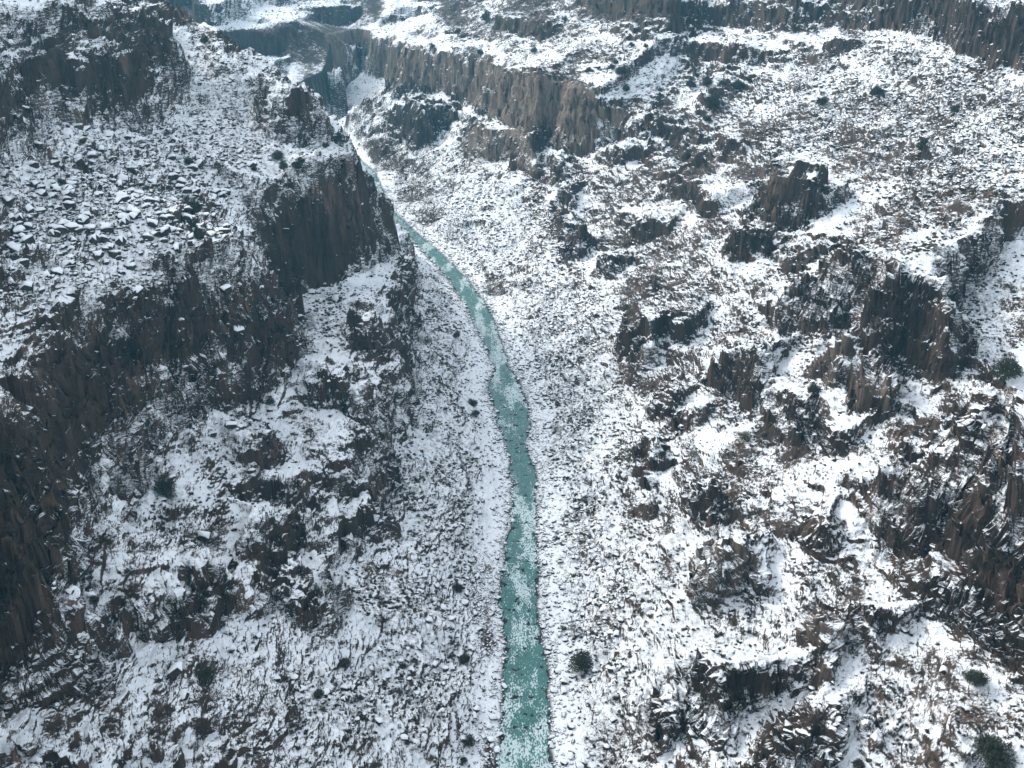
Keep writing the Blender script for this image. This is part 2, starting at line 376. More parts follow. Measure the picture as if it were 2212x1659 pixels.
# ------------------------------------------------------------------ fine terrain grid, finer where the ground stands steep
NR, NIN = 1500, 1300
a_in = np.linspace(-.70, .70, NIN)
g = .0012 * np.cumsum(1.08 ** np.arange(52)); g = g / g[-1] * .75
acol = np.concatenate([-.70 - g[::-1], a_in, .70 + g])
NC = len(acol)
yf = np.geomspace(92, 1745, 3600)
ac = np.linspace(acol[0], acol[-1], 260)
AY, YY = np.meshgrid(ac, yf, indexing='ij')
zz = look(Z, AY * YY, YY)
dz = np.abs(np.gradient(zz, axis=1)); dY = np.gradient(YY, axis=1)
cost = (.42 * dY + .9 * np.minimum(dz, 6 * dY)) / YY
def smooth_axis(a, s, ax):
    r = int(3 * s) + 1; k = np.exp(-.5 * (np.arange(-r, r + 1) / s) ** 2); k /= k.sum()
    p = np.pad(a, [(r, r) if i == ax else (0, 0) for i in (0, 1)], mode='edge'); o = 0
    for i, w in enumerate(k):
        q = [slice(None)] * 2; q[ax] = slice(i, i + a.shape[ax]); o = o + w * p[tuple(q)]
    return o
cost = smooth_axis(smooth_axis(cost, 14, 1), 3, 0)
cum = np.cumsum(cost, axis=1); cum /= cum[:, -1:]
PY = np.zeros((NC, NR))
tt = np.linspace(0, 1, NR)
for c in range(NC):
    q = np.interp(acol[c], ac, np.arange(len(ac))); i = min(int(q), len(ac) - 2); f = q - i
    PY[c] = np.interp(tt, cum[i] * (1 - f) + cum[i + 1] * f, yf)
PX = acol[:, None] * PY
PX = PX.astype(np.float32); PY = PY.astype(np.float32)

away = sstep(2, 14, np.maximum(look(dl, PX, PY), look(dr, PX, PY)))
wx = (n2(PX / 26, PY / 26) * 6 + n2(PX / 9 + 7, PY / 9) * 2.2 + n2(PX / 3.6, PY / 3.6 + 3) * .6) * away
wy = (n2(PX / 26 + 50, PY / 26) * 6 + n2(PX / 9 + 70, PY / 9) * 2.2 + n2(PX / 3.6 + 20, PY / 3.6 + 3) * .6) * away
fw = sstep(600, 1000, PY) * away
wx = wx + fw * (n2(PX / 70, PY / 70) * 22 + n2(PX / 30, PY / 30 + 5) * 8); wy = wy + fw * (n2(PX / 70 + 9, PY / 70) * 22 + n2(PX / 30 + 3, PY / 30) * 8)
QX, QY = PX + wx, PY + wy
PZ = look(Z, QX, QY).astype(np.float32)
cliff = look(CLIFF, QX, QY).astype(np.float32)
rocky = look(np.maximum(ROCKY, np.clip(OUTC * 1.5, 0, .85)), QX, QY).astype(np.float32)
rocky = np.maximum(rocky, .25 * away)
bare = look(BARE, PX + wx * .5, PY + wy * .5).astype(np.float32)
bould = look(BOULD, PX, PY).astype(np.float32)
brush = look(BRUSH, PX, PY).astype(np.float32)
rmod = np.clip(rocky * (.75 + .9 * fbm2(PX / 22 + 5, PY / 22, 3)), 0, 1)
# crags
calm = 1 - .8 * cliff
PZ += away * calm * rmod * (4.6 * ridge2(PX / 15, PY / 15, 3) + 1.0 * n2(PX / 4, PY / 4))
PZ += away * calm * (1.1 * fbm2(PX / 12, PY / 12, 3) + .22 * n2(PX / 2.2, PY / 2.2))
tw = np.clip(np.maximum(rmod * 1.15, cliff * .95), 0, 1) * away
# jointed blocks: every block keeps nearly one level, so that its top holds snow and its sides stay bare
def blocks(size, w, rnd, seed, flat=.9):
    global PZ
    jx = n2(PX / size * .9 + seed, PY / size * .9) * size * .45; jy = n2(PX / size * .9, PY / size * .9 + seed) * size * .45
    d, c, ox, oy = voronoi((PX + jx) / size, (PY + jy) / size, seed)
    cx, cy = PX + ox * size, PY + oy * size
    slope = look(Z, cx + wx, cy + wy) - look(Z, QX, QY)
    PZ = PZ + (w * (flat * np.clip(slope, -2.2 * size, 2.2 * size) + rnd * (c - .5))).astype(np.float32)
    return d, c
blocks(7.5, tw * (1 - .55 * cliff) * np.clip(.55 + 1.6 * n2(PX / 30, PY / 30 + 9), 0, 1), 1.8, 3)
blocks(3.2, tw * (1 - .6 * cliff) * .40 * np.clip(.6 + 1.6 * n2(PX / 18, PY / 18 + 9), 0, 1), 1.8, 8)
# tall tiers of the far canyon
ft = sstep(520, 640, PY) * sstep(-1., .3, (left_edge(PY) - PX) / 60.) * away + sstep(1000, 1100, PY) * away
ft = np.clip(ft, 0, 1)
q = (PZ + 9 * fbm2(PX / 120 + 9, PY / 120, 3)) / 24.; fr = q - np.floor(q)
PZ = PZ + .9 * ft * ((np.floor(q) + sstep(.5, .85, fr) * .75 + .25 * fr - q) * 24.)
cliff = np.maximum(cliff, ft * sstep(.5, .56, fr) * sstep(.88, .8, fr)); tw = np.maximum(tw, cliff * away)
# bedding ledges of three thicknesses
def ledges(step, lo, w, warp, sc, seed):
    global PZ
    q = (PZ + warp * fbm2(PX / sc + seed, PY / sc, 3)) / step; fr = q - np.floor(q)
    PZ = PZ + w * (np.floor(q) + sstep(lo, .97, fr) - q) * step
gate = lambda sc, sd, b: np.clip(b + 2.4 * n2(PX / sc + sd, PY / sc), 0, 1)
ledges(9.5, .45, tw * .75 * gate(34, 11, .45), 6., 40, 1)
ledges(4.1, .55, tw * (PY < 900) * .85 * gate(22, 30, .55), 3., 24, 9)
ledges(1.6, .5, tw * (PY < 520) * .75 * gate(11, 50, .55), 1.4, 9, 3)

# stony ground: broken stones with flat tops
bw = np.clip(bould * (.7 + 1.2 * n2(PX / 20, PY / 20 + 80)) + .35 * rmod + .15, 0, 1) * away
blocks(2.6, bw * .75, 1.1, 14)
blocks(1.4, (.12 + .88 * away) * np.clip(.35 + .65 * bould + .4 * rmod + .8 * n2(PX / 14 + 8, PY / 14), 0, 1) * .8, .75, 21)

P = np.stack([PX, PY, PZ], -1)
def normals(P):
    du = np.gradient(P, axis=0); dv = np.gradient(P, axis=1)
    n = np.cross(du, dv); n /= np.linalg.norm(n, axis=-1, keepdims=True) + 1e-9
    return n.astype(np.float32)
def smooth_grid(a, r):
    for ax in (0, 1):
        c = np.cumsum(np.concatenate([np.repeat(np.take(a, [0], ax), r + 1, ax), a, np.repeat(np.take(a, [-1], ax), r, ax)], ax), axis=ax, dtype=np.float64)
        n = a.shape[ax]; c = (np.take(c, range(2 * r + 1, 2 * r + 1 + n), ax) - np.take(c, range(0, n), ax)) / (2 * r + 1)
        a = c
    return a
N = normals(smooth_grid(P, 7))
face = np.clip(cliff + rmod * .7, 0, 1) * away * sstep(.95, .7, N[..., 2])
disp = 1.1 * n3(PX / 5.5, PY / 5.5, PZ / 6) + .5 * n3(PX / 2, PY / 2, PZ / 2.2) + 1.0 * n3(PX / 9, PY / 9, PZ / 2.4)
sz = PZ / 3.4 + .9 * fbm2(PX / 16 + 2, PY / 16, 3); sz2 = PZ / 1.3 + 1.2 * fbm2(PX / 7 + 2, PY / 7, 2)
disp = disp + 2.5 * (sz - np.floor(sz)) * np.clip(.5 + 1.8 * n3(PX / 14, PY / 14, PZ / 9), 0, 1) + .9 * (sz2 - np.floor(sz2)) * np.clip(.3 + 2 * n3(PX / 6, PY / 6, PZ / 5), 0, 1)
P = P + N * (face * disp)[..., None].astype(np.float32)
P = P.astype(np.float32)
N = normals(P)
print('terrain verts', P.shape)

# ------------------------------------------------------------------ what the camera sees (for choosing the largest repeats)
def project(p):
    d = p[..., 1] * CT - (p[..., 2] - CAM_H) * ST
    return CX + F * p[..., 0] / d, CY - F * (p[..., 1] * ST + (p[..., 2] - CAM_H) * CT) / d, d
PU, PV, PD = project(P)
ZB = np.full((420, 560), 1e9, np.float32)
ok = (PU > 0) & (PU < 2212) & (PV > 0) & (PV < 1659)
np.minimum.at(ZB, ((PV[ok] / 1659 * 420).astype(int).clip(0, 419), (PU[ok] / 2212 * 560).astype(int).clip(0, 559)), PD[ok])
SEEN = np.zeros(PU.shape, bool)
SEEN[ok] = PD[ok] < ZB[(PV[ok] / 1659 * 420).astype(int).clip(0, 419), (PU[ok] / 2212 * 560).astype(int).clip(0, 559)] * 1.015 + 1

# ------------------------------------------------------------------ materials
class NT:
    def __init__(s, name):
        s.m = bpy.data.materials.new(name); s.m.use_nodes = True; s.t = s.m.node_tree; s.t.nodes.clear()
        s.out = s.n('ShaderNodeOutputMaterial'); s.b = s.n('ShaderNodeBsdfPrincipled'); s.l(s.b.outputs[0], s.out.inputs[0])
        s.b.inputs['Specular IOR Level'].default_value = .25
    def n(s, ty, **k):
        n = s.t.nodes.new(ty)
        for a, v in k.items(): setattr(n, a, v)
        return n
    def l(s, a, b): s.t.links.new(a, b)
    def put(s, sock, v):
        if isinstance(v, (int, float, tuple)): sock.default_value = v
        else: s.l(v, sock)
    def math(s, op, a, b=0., c=None, clamp=False):
        n = s.n('ShaderNodeMath', operation=op); n.use_clamp = clamp
        s.put(n.inputs[0], a); s.put(n.inputs[1], b)
        if c is not None: s.put(n.inputs[2], c)
        return n.outputs[0]
    def ramp(s, v, a, b):
        n = s.n('ShaderNodeMapRange', interpolation_type='SMOOTHSTEP'); s.put(n.inputs[0], v); s.put(n.inputs[1], a); s.put(n.inputs[2], b)
        return n.outputs[0]
    def mix(s, f, a, b):
        n = s.n('ShaderNodeMix', data_type='RGBA'); s.put(n.inputs[0], f)
        for i, v in ((6, a), (7, b)): s.put(n.inputs[i], v if not isinstance(v, tuple) else (v + (1.,))[:4])
        return n.outputs[2]
    def pos(s): return s.n('ShaderNodeNewGeometry').outputs['Position']
    def noise(s, vec, scale, detail=3., rough=.55, st=None):
        if st is not None:
            mp = s.n('ShaderNodeMapping'); mp.inputs['Scale'].default_value = st; s.l(vec, mp.inputs[0]); vec = mp.outputs[0]
        n = s.n('ShaderNodeTexNoise'); s.l(vec, n.inputs['Vector']); n.inputs['Scale'].default_value = scale
        n.inputs['Detail'].default_value = detail; n.inputs['Roughness'].default_value = rough
        return n.outputs[0]
    def vor(s, vec, scale, feature='F1'):
        n = s.n('ShaderNodeTexVoronoi', feature=feature); s.l(vec, n.inputs['Vector']); n.inputs['Scale'].default_value = scale
        return n.outputs[0]
    def attr(s, name): return s.n('ShaderNodeAttribute', attribute_name=name).outputs['Fac']

SNOW = (.76, .79, .81)
def rock_and_snow(name, attrs=True, thr=(.60, .72), snow_amt=0.):
    t = NT(name); p = t.pos()
    fine = t.noise(p, .9, 5., .62); mid = t.noise(p, .22, 3.); cells = t.vor(p, .85)
    hgt = t.math('ADD', t.math('MULTIPLY', fine, 1.1), t.math('MULTIPLY', cells, -.55))
    ledge = t.noise(p, 1., 4., .6, st=(.28, .28, .95))
    if attrs: hgt = t.math('ADD', hgt, t.math('MULTIPLY', t.math('MULTIPLY', ledge, t.attr('rock')), 2.2))
    bump = t.n('ShaderNodeBump'); bump.inputs['Strength'].default_value = .9; bump.inputs['Distance'].default_value = 1.0; t.l(hgt, bump.inputs['Height'])
    sep = t.n('ShaderNodeSeparateXYZ'); t.l(bump.outputs[0], sep.inputs[0])
    geo = t.n('ShaderNodeNewGeometry'); sep2 = t.n('ShaderNodeSeparateXYZ'); t.l(geo.outputs['True Normal'], sep2.inputs[0])
    up = t.math('ADD', t.math('MULTIPLY', sep.outputs[2], .40), t.math('MULTIPLY', sep2.outputs[2], .60))
    up = t.math('ADD', up, t.math('MULTIPLY', t.math('SUBTRACT', mid, .5), .30))
    if attrs:
        up = t.math('SUBTRACT', up, t.math('MULTIPLY', t.attr('rock'), .06))
        patch_ = t.noise(p, .5, 4., .65, st=(.55, .55, .8)); spots = t.noise(p, 1.5, 2., .6)
        up = t.math('ADD', up, t.math('MULTIPLY', t.math('SUBTRACT', patch_, .5), .6))
        up = t.math('ADD', up, t.math('MULTIPLY', t.math('SUBTRACT', spots, .5), .55))
        up = t.math('ADD', up, t.math('MULTIPLY', t.math('SUBTRACT', t.noise(p, .07, 2.), .5), .45))
        up = t.math('SUBTRACT', up, t.math('MULTIPLY', t.attr('bare'), .75))
    if snow_amt: up = t.math('ADD', up, snow_amt)
    snow = t.ramp(up, thr[0], thr[1])
    # rock: near-black basalt with brown, rust and pale streaks running down the faces
    streak = t.noise(p, .35, 5., .6, st=(1., 1., .12)); patch = t.noise(p, .05, 3.)
    rock = t.mix(t.ramp(streak, .35, .75), (.024, .016, .011), (.062, .042, .030))
    rock = t.mix(t.math('MULTIPLY', t.ramp(patch, .50, .68), t.ramp(streak, .45, .7)), rock, (.13, .085, .060))
    if attrs:
        rock = t.mix(t.math('MULTIPLY', t.attr('brown'), t.ramp(streak, .3, .6)), rock, (.17, .135, .105))
        br = t.math('MULTIPLY', t.attr('brush'), t.ramp(t.noise(p, .7, 4., .65), .46, .60))
        tint = t.mix(t.ramp(mid, .4, .6), (.12, .105, .075), (.075, .075, .065))
        snowc = t.mix(t.math('MULTIPLY', br, .75), SNOW, tint)
    else:
        snowc = SNOW
    wet = t.attr('wet') if attrs else None
    col = t.mix(snow, rock, snowc)
    if wet is not None: col = t.mix(wet, col, (.018, .020, .018))
    t.l(col, t.b.inputs['Base Color']); t.b.inputs['Roughness'].default_value = .85
    b2 = t.n('ShaderNodeBump'); b2.inputs['Strength'].default_value = .45; b2.inputs['Distance'].default_value = .8; t.l(hgt, b2.inputs['Height'])
    t.l(b2.outputs[0], t.b.inputs['Normal'])
    return t.m
M_GROUND = rock_and_snow('snowy_basalt_ground')

# ------------------------------------------------------------------ mesh helpers
def grid_mesh(name, P, N, faces, mat, attrs=None):
    me = bpy.data.meshes.new(name); nv = len(P)
    me.vertices.add(nv); me.vertices.foreach_set('co', P.astype(np.float32).ravel())
    nf = len(faces); me.loops.add(nf * 4); me.loops.foreach_set('vertex_index', faces.astype(np.int32).ravel())
    me.polygons.add(nf); me.polygons.foreach_set('loop_start', np.arange(nf, dtype=np.int32) * 4)
    me.polygons.foreach_set('use_smooth', np.ones(nf, bool))
    for k, v in (attrs or {}).items():
        a = me.attributes.new(k, 'FLOAT', 'POINT'); a.data.foreach_set('value', v.astype(np.float32).ravel())
    me.update(calc_edges=True)
    if N is not None: me.normals_split_custom_set_from_vertices(N.astype(np.float32))
    me.materials.append(mat)
    o = bpy.data.objects.new(name, me); COL.objects.link(o)
    return o

def tag(o, label=None, cat=None, group=None, kind=None):
    if label: o['label'] = label
    if cat: o['category'] = cat
    if group: o['group'] = group
    if kind: o['kind'] = kind
    return o

idx = np.arange(NC * NR).reshape(NC, NR)
Q = np.stack([idx[:-1, :-1], idx[1:, :-1], idx[1:, 1:], idx[:-1, 1:]], -1).reshape(-1, 4)
brownmask = np.zeros(PX.shape, np.float32)
cidv = CID[np.clip((QY - Y0).round().astype(int), 0, len(ys) - 1), np.clip((QX - X0).round().astype(int), 0, len(xs) - 1)]
names = [b[0] for b in BANDS]
for k, nme in enumerate(names):
    if 'brown' in nme: brownmask[cidv == k + 1] = 1.
    elif nme in ('streaked_outcrop', 'stepped_cliff'): brownmask[cidv == k + 1] = .5
d_edge = np.maximum(look(dl, PX, PY), look(dr, PX, PY))
wet = sstep(.5, .1, PZ) * (1 - sstep(0., 2., d_edge))
ATT = {'bare': bare, 'rock': np.clip(cliff + .5 * rmod, 0, 1), 'brush': brush, 'brown': brownmask, 'wet': wet}
def build_ground(name, sel, label):
    f = Q[sel]; used = np.unique(f); remap = np.full(NC * NR, -1, np.int64); remap[used] = np.arange(len(used))
    o = grid_mesh(name, P.reshape(-1, 3)[used], N.reshape(-1, 3)[used], remap[f], M_GROUND, {k: v.ravel()[used] for k, v in ATT.items()})
    return tag(o, label, 'cliff' if 'slope' not in name else 'slope', kind='structure')
fy_ = P.reshape(-1, 3)[Q[:, 0]]
rc = (left_edge(fy_[:, 1]) + right_edge(fy_[:, 1])) / 2
far = fy_[:, 1] > 1085
CLIFFS = {'great_left_cliff': ('cliff', 'great dark brown cliff band rising from the lower left corner'),
          'promontory': ('rock_promontory', 'blocky dark promontory with a flat snowy top beside the river'),
          'far_spur_cliff': ('cliff', 'small dark cliff above the snowy top of the promontory'),
          'upper_left_cliff': ('cliff', 'dark tiered cliff in the upper left above the boulder field'),
          'lower_crag': ('cliff', 'broken dark crag wall between the left brush slope and the snowy shelf'),
          'long_brown_cliff': ('cliff', 'long brown cliff band with pale streaks beyond the river bend'),
          'middle_brown_cliff': ('cliff', 'short brown cliff just below the long streaked cliff band'),
          'middle_grey_cliff': ('cliff', 'small grey cliff below the left end of the long brown band'),
          'dark_right_cliff': ('cliff', 'wide dark cliff on the right slope above a snowy ledge'),
          'stepped_cliff': ('cliff', 'brown-faced cliff step under the wide dark right cliff'),
          'right_shoulder_cliff': ('cliff', 'dark cliff shoulder high on the right slope under brushy snow'),
          'great_right_cliff': ('cliff', 'large black cliff face at the lower right edge'),
          'lower_right_cliff': ('cliff', 'narrow dark cliff step beneath the large black right face'),
          'top_band': ('cliff', 'long dark rim band along the top right'),
          'top_right_crag': ('cliff', 'broken dark crag in the top right corner'),
          'far_wall_cliff': ('cliff', 'blue hazy cliff band across the far end')}
qc = cidv.ravel()[Q[:, 0]]; taken = np.zeros(len(Q), bool)
for key, (nme, lab) in CLIFFS.items():
    ids = [k + 1 for k, b in enumerate(names) if b == key]
    sel = np.isin(qc, ids) & (fy_[:, 1] < 1300); taken |= sel
    build_ground(nme, sel, lab)
build_ground('left_canyon_slope', ~taken & ~far & (fy_[:, 0] < rc), 'snowy rock-strewn canyon slope left of the green river')
build_ground('right_canyon_slope', ~taken & ~far & (fy_[:, 0] >= rc), 'snowy rock-strewn canyon slope right of the green river')
build_ground('far_canyon_slope', ~taken & far, 'blue hazy snow-dusted slope closing the far end')

# ------------------------------------------------------------------ river
def make_river():
    n, m = 1400, 40
    Yr = np.geomspace(60, 1160, n); s = np.linspace(-.12, 1.12, m)
    L, R_ = left_edge(Yr), right_edge(Yr)
    X = L[:, None] + (R_ - L)[:, None] * s[None]; Y = np.repeat(Yr[:, None], m, 1)
    h = .22 * fbm2(X / 3.2, Y / 2.2, 3) + .10 * ridge2(X / 1.4, Y / 1.0, 2)
    Zr = .05 + h * .8
    Pr = np.stack([X, Y, Zr], -1)
    fo = np.clip(sstep(.02, .55, fbm2(X / 9 + 3, Y / 30, 3) + .25), 0, 1)
    calm = np.exp(-((Y - 350) / 22) ** 2) + np.exp(-((Y - 640) / 40) ** 2) * .6
    fo = fo * (1 - np.clip(calm, 0, 1))
    ii = np.arange(n * m).reshape(n, m)
    q = np.stack([ii[:-1, :-1], ii[:-1, 1:], ii[1:, 1:], ii[1:, :-1]], -1).reshape(-1, 4)
    t = NT('green_river_water'); p = t.pos()
    mp = t.n('ShaderNodeMapping'); mp.inputs['Scale'].default_value = (1.6, .75, 1.); t.l(p, mp.inputs[0])
    fl = t.noise(mp.outputs[0], 1.5, 3., .6); fl2 = t.noise(mp.outputs[0], .35, 3., .6)
    k = t.math('ADD', t.math('MULTIPLY', t.attr('foam'), .16), t.math('ADD', t.math('MULTIPLY', fl, .75), t.math('MULTIPLY', fl2, .35)))
    foam = t.ramp(k, .62, .72)
    deep = t.mix(t.noise(p, .09, 2.), (.018, .095, .085), (.035, .150, .132))
    t.l(t.mix(t.math('MULTIPLY', foam, .75), deep, (.62, .72, .72)), t.b.inputs['Base Color'])
    t.b.inputs['Roughness'].default_value = .22; t.b.inputs['Specular IOR Level'].default_value = .3
    bp = t.n('ShaderNodeBump'); bp.inputs['Strength'].default_value = .6; bp.inputs['Distance'].default_value = .35; t.l(fl, bp.inputs['Height']); t.l(bp.outputs[0], t.b.inputs['Normal'])
    o = grid_mesh('river', Pr.reshape(-1, 3), None, q, t.m, {'foam': fo.ravel()})
    tag(o, 'narrow green river with white rapids on the canyon floor', 'river', kind='structure')
make_river()

# ------------------------------------------------------------------ places on the ground
UVLIM = (PU > -40) & (PU < 2252) & (PV > -40) & (PV < 1700)
cell = np.abs(np.gradient(PX, axis=0) * np.gradient(PY, axis=1))
def sample(weight, n, rng):
    w = (weight * cell).ravel(); c = np.cumsum(w); k = np.searchsorted(c, rng.uniform(0, c[-1], n))
    i, j = np.unravel_index(np.clip(k, 0, NC * NR - 2), (NC, NR)); i = np.clip(i, 0, NC - 2); j = np.clip(j, 0, NR - 2)
    a, b = rng.uniform(0, 1, n)[:, None], rng.uniform(0, 1, n)[:, None]
    p = (P[i, j] * (1 - a) + P[i + 1, j] * a) * (1 - b) + (P[i, j + 1] * (1 - a) + P[i + 1, j + 1] * a) * b
    return p, i, j
def ground_at(u, v, r=5.):
    m = np.where((np.abs(PU - u) < r) & (np.abs(PV - v) < r))
    if len(m[0]) == 0: return None
    d = PD[m]; k = np.argsort(d)[: max(1, len(d) // 6)]; k = k[len(k) // 2]
    return P[m[0][k], m[1][k]]
def side(p):
    return 'left' if p[0] < (left_edge(p[1]) + right_edge(p[1])) / 2 else 'right'

# ------------------------------------------------------------------ boulders
M_BOULDER = rock_and_snow('boulder_rock', attrs=False, thr=(.55, .62))
def snow_mat():
    t = NT('fresh_snow'); t.b.inputs['Base Color'].default_value = SNOW + (1,); t.b.inputs['Roughness'].default_value = .8
    bp = t.n('ShaderNodeBump'); bp.inputs['Strength'].default_value = .3; t.l(t.noise(t.pos(), 2., 3.), bp.inputs['Height']); t.l(bp.outputs[0], t.b.inputs['Normal'])
    return t.m
M_SNOW = snow_mat()
def bare_rock_mat():
    t = NT('bare_basalt'); p = t.pos()
    t.l(t.mix(t.ramp(t.noise(p, .8, 4.), .3, .7), (.016, .014, .012), (.045, .037, .031)), t.b.inputs['Base Color']); t.b.inputs['Roughness'].default_value = .85
    return t.m
M_ROCK = bare_rock_mat()
def boulder_shape(seed, pts=16, flat=.85):
    r = np.random.default_rng(seed); bm = bmesh.new()
    for k in range(pts):
        d = r.normal(size=3); d /= np.linalg.norm(d); d *= r.uniform(.8, 1.05) * np.array([1.15, .9, flat])
        d[2] = min(d[2], flat * .7)
        bm.verts.new(d)
    h = bmesh.ops.convex_hull(bm, input=bm.verts)
    bmesh.ops.delete(bm, geom=[v for v in h['geom_interior'] if isinstance(v, bmesh.types.BMVert)], context='VERTS')
    bmesh.ops.recalc_face_normals(bm, faces=bm.faces)
    return bm
def boulder_meshes(seed):
    bm = boulder_shape(seed)
    bmesh.ops.bevel(bm, geom=list(bm.edges), offset=.05, segments=1, affect='EDGES')
    me = bpy.data.meshes.new('boulder'); bm.to_mesh(me); me.materials.append(M_ROCK)
    bmesh.ops.dissolve_degenerate(bm, dist=.01, edges=bm.edges)
    top = [f for f in bm.faces if f.normal.z < .5]
    bmesh.ops.delete(bm, geom=top, context='FACES')
    c = bmesh.new(); bm.normal_update()
    me2 = bpy.data.meshes.new('snow_cap')
    r = bmesh.ops.extrude_face_region(bm, geom=list(bm.faces))
    for g in r['geom']:
        if isinstance(g, bmesh.types.BMVert): g.co = Vector((g.co.x * .97, g.co.y * .97, g.co.z + .10))
    bmesh.ops.recalc_face_normals(bm, faces=bm.faces)
    bm.to_mesh(me2); me2.materials.append(M_SNOW)
    for p in me2.polygons: p.use_smooth = True
    bm.free(); return me, me2
BM_ = [boulder_meshes(100 + k) for k in range(7)]
def low_boulder(seed):
    bm = boulder_shape(seed, 13, .7); bmesh.ops.triangulate(bm, faces=bm.faces); bm.verts.index_update()
    v = np.array([x.co for x in bm.verts]); f = np.array([[q.index for q in x.verts] for x in bm.faces]); bm.free(); return v, f
def merged(name, pieces, mat, label, cat, smooth=False):
    V = np.concatenate([p[0] for p in pieces]); off = np.cumsum([0] + [len(p[0]) for p in pieces[:-1]])
    T = np.concatenate([p[1] + o for p, o in zip(pieces, off)])
    me = bpy.data.meshes.new(name); me.vertices.add(len(V)); me.vertices.foreach_set('co', V.astype(np.float32).ravel())
    me.loops.add(len(T) * 3); me.loops.foreach_set('vertex_index', T.astype(np.int32).ravel())
    me.polygons.add(len(T)); me.polygons.foreach_set('loop_start', np.arange(len(T), dtype=np.int32) * 3)
    me.update(calc_edges=True); me.materials.append(mat)
    o = bpy.data.objects.new(name, me); COL.objects.link(o); return tag(o, label, cat, kind='stuff')
def many(variants, pos, size, rng, squash=1.0, sink=.25):
    """copies of (verts, tris) variants at many places, as arrays"""
    out = []; k = rng.integers(0, len(variants), len(pos)); yaw = rng.uniform(0, 6.283, len(pos))
    for q, (v, f) in enumerate(variants):
        m = np.where(k == q)[0]
        if not len(m): continue
        c, s_ = np.cos(yaw[m])[:, None], np.sin(yaw[m])[:, None]; sc = size[m][:, None]
        X = (v[None, :, 0] * c - v[None, :, 1] * s_) * sc + pos[m, 0:1]; Y = (v[None, :, 0] * s_ + v[None, :, 1] * c) * sc + pos[m, 1:2]
        Zz = (v[None, :, 2] * squash + sink) * sc + pos[m, 2:3]
        VV = np.stack([X, Y, Zz], -1).reshape(-1, 3)
        FF = (f[None] + (np.arange(len(m)) * len(v))[:, None, None]).reshape(-1, 3)
        out.append((VV, FF))
    return out
def boulders():
    rng = np.random.default_rng(21)
    edge = np.exp(-np.maximum(d_edge - .5, 0) / 2.2) * (d_edge > -1.2) * (PY < 720)
    flat = sstep(.5, .75, N[..., 2])
    w1 = (bould ** 1.5 * flat + .04) * (d_edge > .5) * UVLIM
    p1, i1, j1 = sample(w1, 22000, rng); s1 = .45 + .55 * rng.pareto(2.6, len(p1)).clip(0, 3.2)
    big = (p1[:, 0] < -70) & (p1[:, 1] < 420); s1 = np.where(big, np.minimum(s1 * 1.25, 2.3), np.minimum(s1 * .75, 1.3))
    p2, i2, j2 = sample(edge * UVLIM, 5200, rng); s2 = .30 + .30 * rng.pareto(3., len(p2)).clip(0, 3.); 
    pos = np.concatenate([p1, p2]); size = np.concatenate([s1, s2]); I = np.concatenate([i1, i2]); J = np.concatenate([j1, j2])
    seen = SEEN[I, J]; size = np.minimum(size, 3.6)
    app = size / PD[I, J] * np.where(seen & (N[I, J, 2] > .6), 1, .01)
    top = np.argsort(-app)[:270]; rest = np.setdiff1d(np.arange(len(pos)), top)
    low = [low_boulder(300 + k) for k in range(8)]
    merged('boulder_scree', many(low, pos[rest], size[rest], rng), M_BOULDER, 'countless small snow-dusted stones strewn over the slopes and river banks', 'scree')
    for k in top:
        put_boulder(pos[k], size[k], rng)
def boulder_words(p, u, v):
    if d_at(p) < 6:
        return ('dark wet-footed boulder with snowy top lining the %s bank of the green river' % side(p), 'boulders along the %s river bank' % side(p))
    if side(p) == 'left':
        if v < 760 and u < 760: return ('snow-capped dark boulder in the boulder field under the upper left cliff', 'boulders of the upper left boulder field')
        return ('snow-capped dark boulder on the lower left slope of brush and crags', 'boulders on the lower left slope')
    if v < 520: return ('snow-topped boulder on the high open scree right of the long brown cliff', 'boulders on the upper right scree')
    return ('snow-topped boulder among scrub on the slope right of the river', 'boulders on the lower right slope')
def d_at(p): return max(left_edge(p[1]) - p[0], p[0] - right_edge(p[1]))
def put_boulder(p, s, rng, words=None, k=None, stretch=(1, 1, 1)):
    k = rng.integers(0, len(BM_)) if k is None else k
    o = bpy.data.objects.new('boulder', BM_[k][0]); COL.objects.link(o)
    o.location = (p[0], p[1], p[2] + .22 * s); o.rotation_euler = (rng.uniform(-.15, .15), rng.uniform(-.15, .15), rng.uniform(0, 6.28)); o.scale = [s * q for q in stretch]
    c = bpy.data.objects.new('snow_cap', BM_[k][1]); COL.objects.link(c); c.parent = o
    u, v, _ = project(np.array(p)); lab, grp = words or boulder_words(p, u, v)
    tag(o, lab, 'boulder', grp)
boulders()
rb = np.random.default_rng(5)
for (u, v, r, lab) in [(123, 1261, 7, 'small square snow-capped boulder nearest the foot of the great left cliff'), (121, 1277, 7, 'square boulder just below another at the foot of the great left cliff'),
                       (153, 1254, 9, 'block-shaped boulder standing in clean snow right of the great left cliff'), (148, 1282, 11, 'largest snow-capped block of the little cluster by the great left cliff'),
                       (124, 496, 20, 'long flat boulder with a thick white top in the left boulder field'), (1032, 1244, 10, 'broad snow-covered boulder on the left bank flat near the river'),
                       (744, 1508, 11, 'big pale snow-covered boulder alone on the lower left brush slope'), (1085, 1588, 12, 'large boulder standing in the water at the bottom left bank')]:
    q = ground_at(u, v)
    if q is not None:
        d = q[1] * CT + (CAM_H - q[2]) * ST
        put_boulder(q, r / F * d, rb, (lab, None), stretch=(1.3, .9, .8) if r == 20 else (1, 1, 1))

